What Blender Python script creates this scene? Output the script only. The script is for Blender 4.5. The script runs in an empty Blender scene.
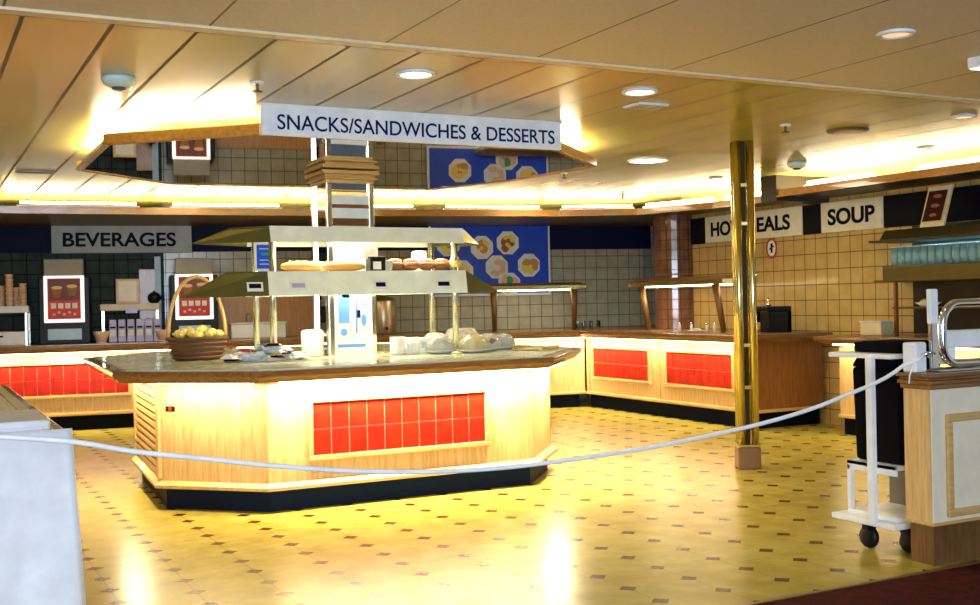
import bpy, bmesh, math, random
from mathutils import Vector, Matrix
random.seed(7)
S = bpy.context.scene
C = S.collection
PI = math.pi

# ---------------------------------------------------------------- camera
F, H = 1113.0, 1.35
v1 = Vector((-88-490, -(313-302.5), -F)); v2 = Vector((2634-490, -(257-302.5), -F))
Yc = v1.normalized(); Xc = v2.normalized(); Xc = (Xc - Yc*Xc.dot(Yc)).normalized(); Zc = Xc.cross(Yc)
cam = bpy.data.objects.new('camera', bpy.data.cameras.new('camera')); C.objects.link(cam)
cam.matrix_world = Matrix((Xc, Yc, Zc)).to_4x4(); cam.location = (0, 0, H)
cam.data.sensor_width = 36; cam.data.lens = 36*F/980; cam.data.clip_end = 100; cam.data.clip_start = .05
S.camera = cam
# ---------------------------------------------------------------- colour management, world, large lights
vs = S.view_settings
vs.view_transform = 'Standard'; vs.look = 'None'; vs.gamma = 1; vs.use_curve_mapping = False
vs.exposure = 0.0
W = bpy.data.worlds.new('world'); S.world = W; W.use_nodes = True
W.node_tree.nodes['Background'].inputs[0].default_value = (.55, .72, 1, 1)
W.node_tree.nodes['Background'].inputs[1].default_value = .15

def area(name, loc, rot, sx, sy, power, col, spread=None):
    l = bpy.data.lights.new(name, 'AREA'); l.shape = 'RECTANGLE'; l.size = sx; l.size_y = sy
    l.energy = power; l.color = col
    if spread: l.spread = spread
    o = bpy.data.objects.new(name, l); C.objects.link(o); o.location = loc; o.rotation_euler = rot
    return o
WARM = (1, .80, .42); WARM2 = (1, .87, .58); COOL = (.72, .85, 1)
# daylight from the lounge windows behind the photographer
area('window_daylight', (-1.5, -3.5, 1.6), (math.radians(101), 0, math.radians(-20)), 5, 1.6, 700, COOL)
# added soft fill under the servery ceiling, without fittings
for (x, y) in ((6.6, 8.6), (6.3, 10.9), (2.5, 11.4), (0.3, 9.2)):
    area('ceiling_fill_light', (x, y, 2.5), (0, 0, 0), .5, .5, 18, WARM2)

# ---------------------------------------------------------------- materials
MATS = {}
class NT:
    def __init__(s, name):
        s.m = bpy.data.materials.new(name); s.m.use_nodes = True; s.t = s.m.node_tree
        s.b = s.t.nodes['Principled BSDF']; s.N = s.t.nodes; s.L = s.t.links
    def set(s, **k):
        for a, v in k.items():
            key = {'col': 'Base Color', 'rough': 'Roughness', 'metal': 'Metallic', 'trans': 'Transmission Weight', 'ior': 'IOR', 'coat': 'Coat Weight', 'emit': 'Emission Color', 'es': 'Emission Strength', 'alpha': 'Alpha', 'spec': 'Specular IOR Level'}[a]
            if isinstance(v, tuple): v = v + (1,) if len(v) == 3 else v
            s.b.inputs[key].default_value = v
        return s
    def math(s, op, a, b=None, c=None):
        n = s.N.new('ShaderNodeMath'); n.operation = op
        for i, v in enumerate((a, b, c)):
            if v is None: continue
            if isinstance(v, (int, float)): n.inputs[i].default_value = v
            else: s.L.new(v, n.inputs[i])
        return n.outputs[0]
    def obj(s):
        return s.N.new('ShaderNodeTexCoord').outputs['Object']
    def mapped(s, scale, src=None):
        n = s.N.new('ShaderNodeMapping'); n.inputs['Scale'].default_value = scale
        s.L.new(src or s.obj(), n.inputs[0]); return n.outputs[0]
    def noise(s, vec, scale, detail=4, rough=.55):
        n = s.N.new('ShaderNodeTexNoise'); n.inputs['Scale'].default_value = scale; n.inputs['Detail'].default_value = detail
        n.inputs['Roughness'].default_value = rough; s.L.new(vec, n.inputs['Vector']); return n.outputs['Fac']
    def ramp(s, fac, stops):
        n = s.N.new('ShaderNodeValToRGB'); e = n.color_ramp.elements
        while len(e) < len(stops): e.new(.5)
        for q, (p, c) in zip(e, stops): q.position = p; q.color = c + (1,)
        s.L.new(fac, n.inputs[0]); return n.outputs[0]
    def mix(s, fac, a, b):
        n = s.N.new('ShaderNodeMix'); n.data_type = 'RGBA'
        for i, v in ((0, fac), (6, a), (7, b)):
            if isinstance(v, tuple): n.inputs[i].default_value = v + (1,)
            elif isinstance(v, (int, float)): n.inputs[i].default_value = v
            else: s.L.new(v, n.inputs[i])
        return n.outputs[2]
    def sep(s, vec=None):
        n = s.N.new('ShaderNodeSeparateXYZ'); s.L.new(vec or s.obj(), n.inputs[0]); return n.outputs
    def bump(s, h, dist=.002, strength=.5):
        n = s.N.new('ShaderNodeBump'); n.inputs['Distance'].default_value = dist; n.inputs['Strength'].default_value = strength
        s.L.new(h, n.inputs['Height']); s.L.new(n.outputs[0], s.b.inputs['Normal'])
    def near(s, co, period, phase, half):          # 1 within half of a grid line
        u = s.math('SUBTRACT', co, phase); u = s.math('DIVIDE', u, period)
        u = s.math('SUBTRACT', u, s.math('ROUND', u)); u = s.math('ABSOLUTE', u)
        return s.math('LESS_THAN', u, half/period)
    def done(s, col=None):
        if col is not None: s.L.new(col, s.b.inputs['Base Color'])
        return s.m

def plain(name, col, rough=.5, metal=0, **k):
    if name not in MATS:
        n = NT(name).set(col=col, rough=rough, metal=metal, **k)
        v = n.noise(n.obj(), 9, 3)
        c = n.ramp(v, [(0.3, tuple(x*.9 for x in col)), (.75, tuple(min(1, x*1.06) for x in col))])
        MATS[name] = n.done(c)
    return MATS[name]
def glow(name, col, strength):
    if name not in MATS: MATS[name] = NT(name).set(col=col, emit=col, es=strength).m
    return MATS[name]
def wood(name, a, b, rough=.35, axis='z', coat=.2):
    n = NT(name).set(rough=rough, coat=coat)
    sc = {'z': (14, 14, 1.1), 'x': (1.1, 14, 14), 'y': (14, 1.1, 14)}[axis]
    f = n.noise(n.mapped(sc), 3.2, 6, .6)
    g = n.noise(n.mapped(tuple(q*5 for q in sc)), 3, 3)
    f = n.math('ADD', n.math('MULTIPLY', f, .75), n.math('MULTIPLY', g, .25))
    return n.done(n.ramp(f, [(.35, a), (.62, b)]))
OAK = wood('pale_oak', (.50, .30, .10), (.72, .50, .22))
OAKX = wood('pale_oak_trim', (.50, .29, .08), (.66, .42, .16), axis='x')
BROWN = wood('brown_edge_wood', (.13, .05, .012), (.24, .11, .035), rough=.25, axis='x', coat=.5)
DBROWN = wood('dark_wood_panel', (.17, .055, .012), (.30, .11, .026), rough=.3)
RIM = wood('canopy_rim_wood', (.34, .15, .025), (.50, .25, .05), rough=.2, axis='x', coat=.5)
CREAMW = plain('cream_painted_wood', (.80, .72, .55), .4)
BLACK = plain('black_plinth', (.004, .006, .012), .6, spec=.05)
BLACKP = plain('black_plastic', (.006, .006, .008), .4, spec=.2)
CLOTHB = plain('black_cloth', (.004, .004, .006), .9, spec=.05)
BRASS = plain('polished_brass', (.80, .68, .28), .2, 1)
BRASSD = plain('aged_brass', (.20, .10, .03), .4, .3)
STEEL = plain('brushed_steel', (.66, .68, .58), .24, 1)
CHROME = plain('chrome', (.85, .89, .93), .07, 1)
MIRROR = plain('mirror_glass', (.86, .84, .78), .015, 1)
WHITE = plain('white_enamel', (.82, .84, .86), .35)
WHITEP = plain('white_china', (.85, .85, .80), .25)
PAPER = plain('paper', (.82, .80, .74), .7)
NAVY = plain('navy_band', (.003, .006, .04), .6, spec=.15)
DARKBAND = plain('dark_band', (.004, .004, .008), .6, spec=.1)
INK = plain('navy_lettering', (.004, .012, .08), .6, spec=.1)
INKB = plain('black_lettering', (.003, .005, .014), .6, spec=.08)
SIGNW = plain('white_sign_board', (.80, .85, .95), .4)
SIGNG = plain('pale_sign_board', (.46, .52, .54), .5, spec=.2)
SIGNC = plain('cream_sign_board', (.72, .70, .55), .4)
GROUT = plain('cream_grout', (.70, .36, .18), .7)
TOPSTONE = plain('pale_green_laminate', (.52, .54, .38), .16)
FABRIC = plain('blue_white_cloth', (.78, .81, .88), .8)
ROPEM = plain('white_rope', (.85, .87, .9), .7)
BREAD = plain('golden_pastry', (.62, .30, .07), .6)
CRUST = plain('brown_crust', (.32, .12, .03), .6)
HAM = plain('pink_ham', (.55, .17, .09), .5)
YELLOW = plain('pale_yellow_fruit', (.85, .66, .16), .4)
WICKER = plain('brown_wicker', (.13, .05, .014), .6)
WICKERL = plain('tan_cane', (.66, .42, .14), .5)
RED = plain('red_print', (.50, .02, .015), .4)
BLUE = plain('blue_print', (.01, .07, .62), .35)
PBLUE = plain('pale_blue_panel', (.42, .62, .80), .4)
GREY = plain('grey_plastic', (.27, .25, .21), .5)
PINK = plain('peach_print', (.80, .52, .34), .6)
GREEN = plain('salad_green', (.06, .30, .16), .5)
DRED = plain('menu_brown_print', (.16, .03, .015), .5)
LILAC = plain('lilac_foil', (.42, .38, .62), .35)
def glassmat(name, col, rough=.03, alpha=1):
    return NT(name).set(col=col, rough=rough, trans=1.0, ior=1.45).m
GLASS = glassmat('clear_glass', (.75, .95, .95))
def redtile():
    n = NT('red_glazed_tile').set(rough=.35, coat=.0, spec=.22)
    f = n.noise(n.mapped((6, 6, 6)), 1.5, 2)
    g = n.noise(n.mapped((60, 60, 8)), 2, 2)
    return n.done(n.ramp(n.math('ADD', n.math('MULTIPLY', f, .7), n.math('MULTIPLY', g, .3)), [(.35, (.30, .008, .003)), (.65, (.46, .018, .005))]))
REDT = redtile()
def walltile(name, a, b, grout, rough=.2, size=.162):
    n = NT(name).set(rough=rough, coat=0 if rough > .4 else .2, spec=.12 if rough > .4 else .4)
    X, Y, Z = n.sep()
    gx = n.near(X, size, .02, .0045); gz = n.near(Z, size, .966, .0045)
    g = n.math('MAXIMUM', gx, gz)
    f = n.noise(n.mapped((4, 4, 4)), 1.6, 3)
    c = n.mix(g, n.ramp(f, [(.3, a), (.7, b)]), grout)
    n.bump(n.math('SUBTRACT', 1, g), .003, .6)
    r = n.math('ADD', n.math('MULTIPLY', g, .5), rough); n.L.new(r, n.b.inputs['Roughness'])
    return n.done(c)
TILEC = walltile('cream_wall_tile', (.34, .33, .24), (.44, .43, .32), (.10, .08, .05))
TILEG = walltile('shaded_green_wall_tile', (.022, .036, .030), (.04, .058, .05), (.005, .008, .008), .5)  # wall tile darkened in its colour for the shade behind the beverages
TILEY = walltile('buff_wall_tile', (.46, .31, .10), (.55, .39, .14), (.14, .06, .02))
TILEB = walltile('copper_brown_tile', (.13, .055, .025), (.24, .11, .055), (.04, .015, .008), .12, .12)

def floor_mat():
    n = NT('cream_vinyl_floor').set(rough=.27, coat=.0, spec=.13)
    X, Y, Z = n.sep()
    def fr(co, per, ph):
        u = n.math('DIVIDE', n.math('SUBTRACT', co, ph), per); u = n.math('SUBTRACT', u, n.math('ROUND', u))
        return n.math('MULTIPLY', n.math('ABSOLUTE', u), per)
    fx = fr(X, .3525, 1.17); fy = fr(Y, .2555, 5.08)
    dia = n.math('LESS_THAN', n.math('ADD', fx, fy), .049)
    line = n.math('MULTIPLY', n.math('LESS_THAN', fx, .0035), .30)
    line2 = n.math('MULTIPLY', n.math('LESS_THAN', fy, .003), .12)
    line = n.math('MAXIMUM', line, line2)
    f = n.noise(n.mapped((1, 1, 1)), 5.5, 6, .62); f2 = n.noise(n.mapped((1, 1, 1)), .9, 2)
    f = n.math('ADD', n.math('MULTIPLY', f, .65), n.math('MULTIPLY', f2, .35))
    base = n.ramp(f, [(.32, (.27, .20, .028)), (.5, (.36, .285, .05)), (.66, (.45, .37, .085))])
    c = n.mix(line, base, (.10, .04, .01)); c = n.mix(dia, c, (.085, .016, .004))
    return n.done(c)
FLOOR = floor_mat()
def carpet_mat():
    n = NT('red_carpet').set(rough=.95, spec=.1)
    f = n.noise(n.mapped((1, 1, 1)), 90, 4); g = n.noise(n.mapped((1, 1, 1)), 14, 2)
    n.bump(f, .004, .8)
    return n.done(n.ramp(n.math('ADD', n.math('MULTIPLY', f, .5), n.math('MULTIPLY', g, .5)), [(.35, (.02, .002, .002)), (.6, (.065, .006, .004)), (.75, (.11, .014, .008))]))
CARPET = carpet_mat()
def ceil_gloss():
    n = NT('glossy_ceiling_strips').set(rough=.21, coat=.0, spec=.9)
    X, Y, Z = n.sep()
    g = n.near(X, .3555, .07, .010)
    h = n.near(Y, 3.05, 4.93, .004); g = n.math('MAXIMUM', g, h)
    f = n.noise(n.mapped((2, .3, 1)), 1.2, 3)
    c = n.mix(g, n.ramp(f, [(.3, (.37, .31, .075)), (.7, (.44, .375, .11))]), (.12, .075, .012))
    n.L.new(n.math('ADD', n.math('MULTIPLY', g, .6), .22), n.b.inputs['Roughness'])
    return n.done(c)
def ceil_matte():
    n = NT('matte_ceiling_panels').set(rough=.5)
    X, Y, Z = n.sep()
    g = n.near(X, .815, 1.16, .006)
    f = n.noise(n.mapped((1, 1, 1)), 60, 2)
    c = n.mix(g, n.ramp(f, [(.3, (.60, .54, .45)), (.7, (.68, .61, .52))]), (.12, .09, .05))
    n.bump(n.math('SUBTRACT', 1, g), .004, .6)
    return n.done(c)
CEILG = ceil_gloss(); CEILM = ceil_matte()

# ---------------------------------------------------------------- geometry helpers
class MB:
    def __init__(s): s.v = []; s.f = []
    def add(s, vs_, fs):
        o = len(s.v); s.v += [tuple(p) for p in vs_]; s.f += [tuple(i+o for i in f) for f in fs]; return s
    def box(s, x0, x1, y0, y1, z0, z1):
        return s.prism([(x0, y0), (x1, y0), (x1, y1), (x0, y1)], z0, z1)
    def prism(s, P, z0, z1, P2=None):
        P2 = P2 or P; n = len(P)
        return s.add([(x, y, z0) for x, y in P] + [(x, y, z1) for x, y in P2],
                     [tuple(reversed(range(n))), tuple(range(n, 2*n))] + [(i, (i+1) % n, n+(i+1) % n, n+i) for i in range(n)])
    def tube(s, pts, r, n=10, rr=None, cap=True):
        pts = [Vector(p) for p in pts]; vs_ = []; fs = []; up = None
        for i, p in enumerate(pts):
            t = (pts[min(i+1, len(pts)-1)] - pts[max(i-1, 0)]).normalized()
            if up is None:
                up = Vector((0, 0, 1)) if abs(t.z) < .9 else Vector((1, 0, 0))
            a = (up - t*up.dot(t)).normalized(); b = t.cross(a); up = a
            q = rr[i] if rr else r
            for k in range(n):
                an = 2*PI*(k+.5)/n; vs_.append(p + a*math.cos(an)*q + b*math.sin(an)*q)
        for i in range(len(pts)-1):
            for k in range(n):
                fs.append((i*n+k, i*n+(k+1) % n, (i+1)*n+(k+1) % n, (i+1)*n+k))
        if cap: fs += [tuple(reversed(range(n))), tuple((len(pts)-1)*n+k for k in range(n))]
        return s.add(vs_, fs)
    def lathe(s, prof, c=(0, 0, 0), n=20, ax='z', sx=1, sy=1):
        vs_ = []; fs = []
        for r, z in prof:
            for k in range(n):
                a = 2*PI*k/n; x, y = r*math.cos(a)*sx, r*math.sin(a)*sy
                q = {'z': (x, y, z), 'y': (x, z, y), 'x': (z, x, y)}[ax]
                vs_.append((q[0]+c[0], q[1]+c[1], q[2]+c[2]))
        for i in range(len(prof)-1):
            for k in range(n): fs.append((i*n+k, i*n+(k+1) % n, (i+1)*n+(k+1) % n, (i+1)*n+k))
        fs += [tuple(reversed(range(n))), tuple((len(prof)-1)*n+k for k in range(n))]
        return s.add(vs_, fs)
    def blob(s, c, rx, ry, rz, n=10, jit=0.0):
        prof = []; m = 6
        vs_ = []; fs = []
        for i in range(m+1):
            th = PI*(i+.02)/(m+.04)
            for k in range(n):
                a = 2*PI*k/n; j = 1+random.uniform(-jit, jit)
                vs_.append((c[0]+rx*math.sin(th)*math.cos(a)*j, c[1]+ry*math.sin(th)*math.sin(a)*j, c[2]-rz*math.cos(th)*j))
        for i in range(m):
            for k in range(n): fs.append((i*n+k, i*n+(k+1) % n, (i+1)*n+(k+1) % n, (i+1)*n+k))
        fs += [tuple(reversed(range(n))), tuple(m*n+k for k in range(n))]
        return s.add(vs_, fs)
    def disc_y(s, cx, y, cz, rx, rz, n=8, th=.004, rot=0):   # polygonal plate facing -y
        P = [(cx+rx*math.cos(2*PI*(k+.5)/n+rot), cz+rz*math.sin(2*PI*(k+.5)/n+rot)) for k in range(n)]
        vs_ = [(x, y, z) for x, z in P] + [(x, y-th, z) for x, z in P]
        return s.add(vs_, [tuple(range(n)), tuple(reversed(range(n, 2*n)))] + [(i, n+i, n+(i+1) % n, (i+1) % n) for i in range(n)])
    def build(s, name, m, parent=None, smooth=False, bevel=0, loc=None, rotz=0):
        me = bpy.data.meshes.new(name); me.from_pydata(s.v, [], s.f)
        bm = bmesh.new(); bm.from_mesh(me); bmesh.ops.recalc_face_normals(bm, faces=bm.faces); bm.to_mesh(me); bm.free()
        me.materials.append(m)
        if smooth:
            for p in me.polygons: p.use_smooth = True
        o = bpy.data.objects.new(name, me); C.objects.link(o)
        if parent: o.parent = parent
        if loc: o.location = loc
        o.rotation_euler = (0, 0, rotz)
        if bevel:
            b = o.modifiers.new('bevel', 'BEVEL'); b.width = bevel; b.segments = 2; b.limit_method = 'ANGLE'
        return o
def tag(o, label=None, cat=None, group=None, kind=None):
    if label: o['label'] = label
    if cat: o['category'] = cat
    if group: o['group'] = group
    if kind: o['kind'] = kind
    return o
def thing(name, label, cat, loc=(0, 0, 0), rotz=0, group=None):
    o = bpy.data.objects.new(name, None); C.objects.link(o); o.location = loc; o.rotation_euler = (0, 0, rotz)
    o.empty_display_size = .1
    return tag(o, label, cat, group)
def struct(o): o['kind'] = 'structure'; return o
def dup(root, loc, rotz=None, label=None, group=None, scale=None):
    r = root.copy(); C.objects.link(r); r.location = loc
    if rotz is not None: r.rotation_euler = (0, 0, rotz)
    if label: r['label'] = label
    if group: r['group'] = group
    if scale: r.scale = scale
    for ch in list(root.children):
        c = ch.copy(); C.objects.link(c); c.parent = r
        for g in list(ch.children):
            d = g.copy(); C.objects.link(d); d.parent = c
    return r
def lettering(text, parent, m, width, height, loc, rotz=0, bold=0.0, name='lettering', depth=.002, tilt=0):
    cu = bpy.data.curves.new(name, 'FONT'); cu.body = text; cu.align_x = 'CENTER'; cu.align_y = 'CENTER'; cu.extrude = .5; cu.offset = bold; cu.size = 1
    t = bpy.data.objects.new('tmp', cu); C.objects.link(t)
    dg = bpy.context.evaluated_depsgraph_get(); me = bpy.data.meshes.new_from_object(t.evaluated_get(dg))
    bpy.data.objects.remove(t)
    xs = [v.co.x for v in me.vertices]; ys = [v.co.y for v in me.vertices]
    cx, cy = (min(xs)+max(xs))/2, (min(ys)+max(ys))/2; sx = width/(max(xs)-min(xs)); sy = height/(max(ys)-min(ys))
    for v in me.vertices:
        x, y, z = (v.co.x-cx)*sx, (v.co.y-cy)*sy, v.co.z
        v.co = (x, -z*depth*2, y)                        # stands upright, reads from -y
    me.materials.clear(); me.materials.append(m); me.name = name
    o = bpy.data.objects.new(name, me); C.objects.link(o); o.parent = parent; o.location = loc; o.rotation_euler = (tilt, 0, rotz)
    return o

# ================================================================ SETTING
SL = math.atan(-.18)                                   # the back run is a little out of square
def bl(x, off=0): return 13.2 - .18*(x-1.5) + off     # front line of the back counters
struct(MB().box(-1.3, 9.2, 3.79, 15, -.05, 0).build('floor', FLOOR))
struct(MB().box(-4, 9.2, -5, 3.79, -.05, .006).build('carpet', CARPET))
struct(MB().box(-1.3, 9.2, 3.775, 3.80, -.02, .010).build('trim_4', BRASSD))
struct(MB().box(-1.3, 9.2, 4.86, 15, 2.56, 2.62).build('ceiling', CEILG))
struct(MB().box(-4, 9.2, -5, 4.86, 2.56, 2.62).build('ceiling', CEILM))
struct(MB().box(-4, 9.2, 4.80, 4.875, 2.548, 2.562).build('trim_1', plain('cream_trim', (.72, .60, .38), .35)))
# walls (local x runs along each wall so that the tile grid follows it)
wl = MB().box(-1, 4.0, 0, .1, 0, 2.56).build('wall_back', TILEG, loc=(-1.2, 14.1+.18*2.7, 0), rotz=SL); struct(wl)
cs, sn = math.cos(SL), math.sin(SL)
wx, wy = -1.2+4.0*cs, 14.1+.18*2.7+4.0*sn
struct(MB().box(0, 6.4, 0, .1, 0, 2.56).build('wall_back', TILEC, loc=(wx, wy, 0), rotz=SL))
struct(MB().box(0, 5.7, 0, .1, 0, 2.56).build('wall_right', TILEY, loc=(8.45, 11.1, 0), rotz=-PI/2))
struct(MB().box(0, 1.9, 0, .1, 0, 2.56).build('wall_right', TILEC, loc=(9.18, 12.95, 0), rotz=-PI/2))
struct(MB().box(8.55, 9.2, 11.0, 11.1, 0, 2.56).build('wall_right', TILEC))
struct(MB().box(-1.4, -1.3, 2, 15, 0, 2.56).build('wall_left', CREAMW))
struct(MB().box(8.45, 9.3, -5, 5.4, 0, 2.56).build('wall_front', CREAMW))

# light cove: wood fascia, soffit behind it, tubes in the trough
FP = [(-1.3, 12.42), (.8, 12.2), (3.8, 11.88), (6.8, 11.3), (7.65, 10.9), (7.98, 9.9), (8.05, 8.85)]
FP2 = [(7.76, 8.6), (7.76, 7.4), (7.8, 5.4)]
def offset(P, d):
    out = []
    for i, p in enumerate(P):
        a = Vector(P[max(i-1, 0)]); b = Vector(P[min(i+1, len(P)-1)]); t = (b-a).normalized()
        out.append((p[0]-t.y*d, p[1]+t.x*d))
    return out
def strip(P, d0, d1, z0, z1):
    A = offset(P, d0); B = offset(P, d1); m = MB()
    for i in range(len(P)-1): m.prism([A[i], A[i+1], B[i+1], B[i]], z0, z1)
    return m
for i, P in enumerate((FP, FP2)):
    f = strip(P, 0, .035, 2.335, 2.41); g = strip(P, -.02, .035, 2.335, 2.355); g.v = g.v; f.add(g.v, g.f)
    struct(f.build('trim_%d' % (i+2), RIM))
back_edge = [(8.45, 8.85), (8.45, 11.1), (9.18, 11.1), (9.18, 12.72), (-1.3, 14.6)]
struct(MB().prism(offset(FP, .03) + back_edge, 2.345, 2.37).build('ceiling', plain('dark_soffit', (.10, .075, .045), .4)))
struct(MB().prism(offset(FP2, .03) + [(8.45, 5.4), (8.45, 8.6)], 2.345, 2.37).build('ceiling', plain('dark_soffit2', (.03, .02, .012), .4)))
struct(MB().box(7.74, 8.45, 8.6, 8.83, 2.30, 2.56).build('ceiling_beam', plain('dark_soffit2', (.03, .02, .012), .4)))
TUBE = glow('fluorescent_tube', (1, .86, .60), 9)
BOUNCE = plain('white_bounce_layer', (.85, .82, .7), .6)  # white layer added on top of the soffit to bounce the cove light
struct(MB().prism(offset(FP, .035) + [(8.44, 8.86), (8.44, 12.80), (-1.29, 14.45)], 2.37, 2.374).build('ceiling', BOUNCE))
struct(MB().prism(offset(FP2, .035) + [(8.44, 5.41), (8.44, 8.59)], 2.37, 2.374).build('ceiling', BOUNCE))
tube_proto = None
def cove_tubes(P, off, off2, spacing, ln, power, z=2.47):
    global tube_proto
    O = offset(P, off); O2 = [offset(P, off2), offset(P, .2)]; n = 0
    if P[0][1] < 9: O[0] = (O[0][0], 8.42)
    for i in range(len(O)-1):
        a, b = Vector(O[i]), Vector(O[i+1]); L = (b-a).length; k = max(1, int(L/spacing+.3)); ang = math.atan2((b-a).y, (b-a).x)
        for j in range(k):
            c = a+(b-a)*((j+.5)/k)
            if tube_proto is None:
                t = thing('fluorescent_lamp', 'fluorescent tube lying in the glowing cove above the wood fascia', 'lamp', (c.x, c.y, 2.375), ang, 'cove lamps above the counters')
                MB().box(-ln/2, ln/2, -.03, .03, 0, .06).build('batten', WHITE, t)
                MB().tube([(-ln/2+.03, 0, .085), (ln/2-.03, 0, .085)], .014).build('tube', TUBE, t, True)
                tube_proto = t
            else: dup(tube_proto, (c.x, c.y, 2.375), ang, scale=(min(1, (L/k-.14)/ln), 1, 1))
            narrow = P is FP and i > 3; Q = O2[1 if narrow else 0]; a2, b2 = Vector(Q[i]), Vector(Q[i+1]); c2 = a2+(b2-a2)*((j+.5)/k)
            area('cove_light', (c2.x, c2.y, z-.05), (PI, 0, ang), (b2-a2).length/k-.03, .3 if narrow else .75, power, WARM2)
cove_tubes(FP, .14, .52, 1.35, 1.2, 34)
cove_tubes(FP2, .14, .34, 1.35, 1.2, 34)

# ================================================================ WALL BANDS AND SIGNS
def backpt(x, off): return (x, bl(x, off), 0)
def back_thing(name, label, cat, x, off, z=0, group=None):
    return thing(name, label, cat, (x, bl(x, off), z), SL, group)
WO = .87                                               # wall surface offset
t = struct(MB().box(-2, .02, -.03, 0, 2.03, 2.35).build('trim_5', NAVY, loc=(1.46, bl(1.46, WO), 0), rotz=SL))
t = struct(MB().box(0, 6.15, -.03, 0, 2.03, 2.35).build('trim_6', NAVY, loc=(3.06, bl(3.06, WO), 0), rotz=SL))
t = back_thing('wall_sign', 'pale wall sign reading BEVERAGES in black letters', 'sign', 2.27, WO, 2.19)
MB().box(-.80, .80, -.04, 0, -.17, .17).build('sign_board', SIGNG, t, bevel=.004)
lettering('BEVERAGES', t, INKB, 1.29, .17, (-.03, -.043, -.01), bold=.022)

def hotY(px, X=8.4):                                   # Y on the right wall for a photo column
    a = math.atan2(px-490, F)+math.radians(27.44); return X/math.tan(a)
def right_thing(name, label, cat, Y, z=0, X=8.45, group=None): return thing(name, label, cat, (X, Y, z), -PI/2, group)
def right_sign(txt, p0, p1, l0, l1, label, m):
    y0, y1 = hotY(p0), hotY(p1); c = (y0+y1)/2
    t = right_thing('wall_sign', label, 'sign', c, 2.14)
    w = (y0-y1)/2
    MB().box(-w, w, -.04, 0, -.155, .155).build('sign_board', m, t, bevel=.004)
    a, b = hotY(l0), hotY(l1)
    if ' ' not in txt: lettering(txt, t, INKB, a-b, .17, (c-(a+b)/2, -.043, 0), bold=.03)
    else:
        u = hotY(740); v = hotY(746)
        lettering('HOT', t, INKB, a-u, .17, (c-(a+u)/2, -.043, 0), bold=.03); lettering('MEALS', t, INKB, v-b, .17, (c-(v+b)/2, -.043, 0), bold=.03)
right_sign('HOT MEALS', 706, 803, 712, 791, 'pale sign reading HOT MEALS above the hot counter, partly behind the brass pillar', SIGNC)
right_sign('SOUP', 822, 884, 829, 876, 'pale sign reading SOUP on the buff tiled wall', SIGNC)
for a, b, k in ((688, 706, 7), (803, 822, 8), (884, 1080, 9)):
    y0, y1 = hotY(a), hotY(b)
    struct(MB().box(0, y0-y1, -.03, 0, 1.985, 2.295).build('trim_%d' % k, DARKBAND, loc=(8.45, y0, 0), rotz=-PI/2))
# no-entry style pictogram
t = right_thing('prohibition_sign', 'small round red ring sign under the HOT MEALS board', 'sign', hotY(770), 1.87)
MB().lathe([(.085, -.008), (.085, 0)], n=28, ax='y').build('disc', PAPER, t)
m = MB(); m.tube([(.078*math.cos(a*PI/14), -.012, .105*math.sin(a*PI/14)) for a in range(29)], .010, 6); m.build('red_ring', RED, t, True)
m = MB(); m.box(-.012, .012, -.014, -.008, -.05, .055); m.box(-.03, .012, -.014, -.008, -.015, .005); m.box(.0, .035, -.014, -.008, .01, .028); m.build('symbol', INKB, t)

# blue food poster
t = back_thing('food_poster', 'large blue poster of octagonal food pictures on the tiled wall', 'poster', 6.82, WO-.005, 1.9)
MB().box(-.84, .84, -.035, 0, -.48, .48).build('frame', plain('white_frame', (.8, .82, .85), .4), t, bevel=.004)
MB().box(-.81, .81, -.042, -.035, -.45, .45).build('blue_sheet', BLUE, t)
foods = [(-.12, .16, BREAD, YELLOW), (.24, .22, CRUST, YELLOW), (.08, -.10, PINK, WHITEP), (.53, -.08, YELLOW, BREAD), (.25, -.33, PINK, GREEN), (-.40, -.16, YELLOW, BREAD), (-.58, .2, CRUST, YELLOW)]
for fx, fz, a, b in foods:
    d = MB().disc_y(fx, -.042, fz, .165, .165, 8, .003).build('picture_plate', WHITEP, t)
    for mm, k in ((a, 5), (b, 4)):
        q = MB()
        for i in range(k):
            an = random.uniform(0, 6.28); r = random.uniform(0, .085)
            q.blob((fx+r*math.cos(an), -.047, fz+r*math.sin(an)), random.uniform(.05, .075), .004, random.uniform(.045, .07), 8, .1)
        q.build('picture_food', mm, d)

# ================================================================ COUNTERS
def tile_grid(m, x0, x1, z0, z1, nx, nz, y, gap=.008, th=.008):
    w = (x1-x0)/nx; h = (z1-z0)/nz
    for i in range(nx):
        for j in range(nz):
            m.box(x0+i*w+gap/2, x0+(i+1)*w-gap/2, y-th, y, z0+j*h+gap/2, z0+(j+1)*h-gap/2)
def tiled_panel(t, x0, x1, z0, z1, nx, nz, y=0, fw=.035):
    bk = MB().box(x0, x1, y-.006, y, z0, z1).build('tile_panel', GROUT, t)
    m = MB(); tile_grid(m, x0, x1, z0, z1, nx, nz, y-.006); m.build('tiles', REDT, bk, bevel=.002)
    f = MB(); f.box(x0-fw, x1+fw, y-.03, y, z0-fw, z0); f.box(x0-fw, x1+fw, y-.03, y, z1, z1+fw)
    f.box(x0-fw, x0, y-.03, y, z0, z1); f.box(x1, x1+fw, y-.03, y, z0, z1); f.build('panel_frame', OAKX, t, bevel=.006)
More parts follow.
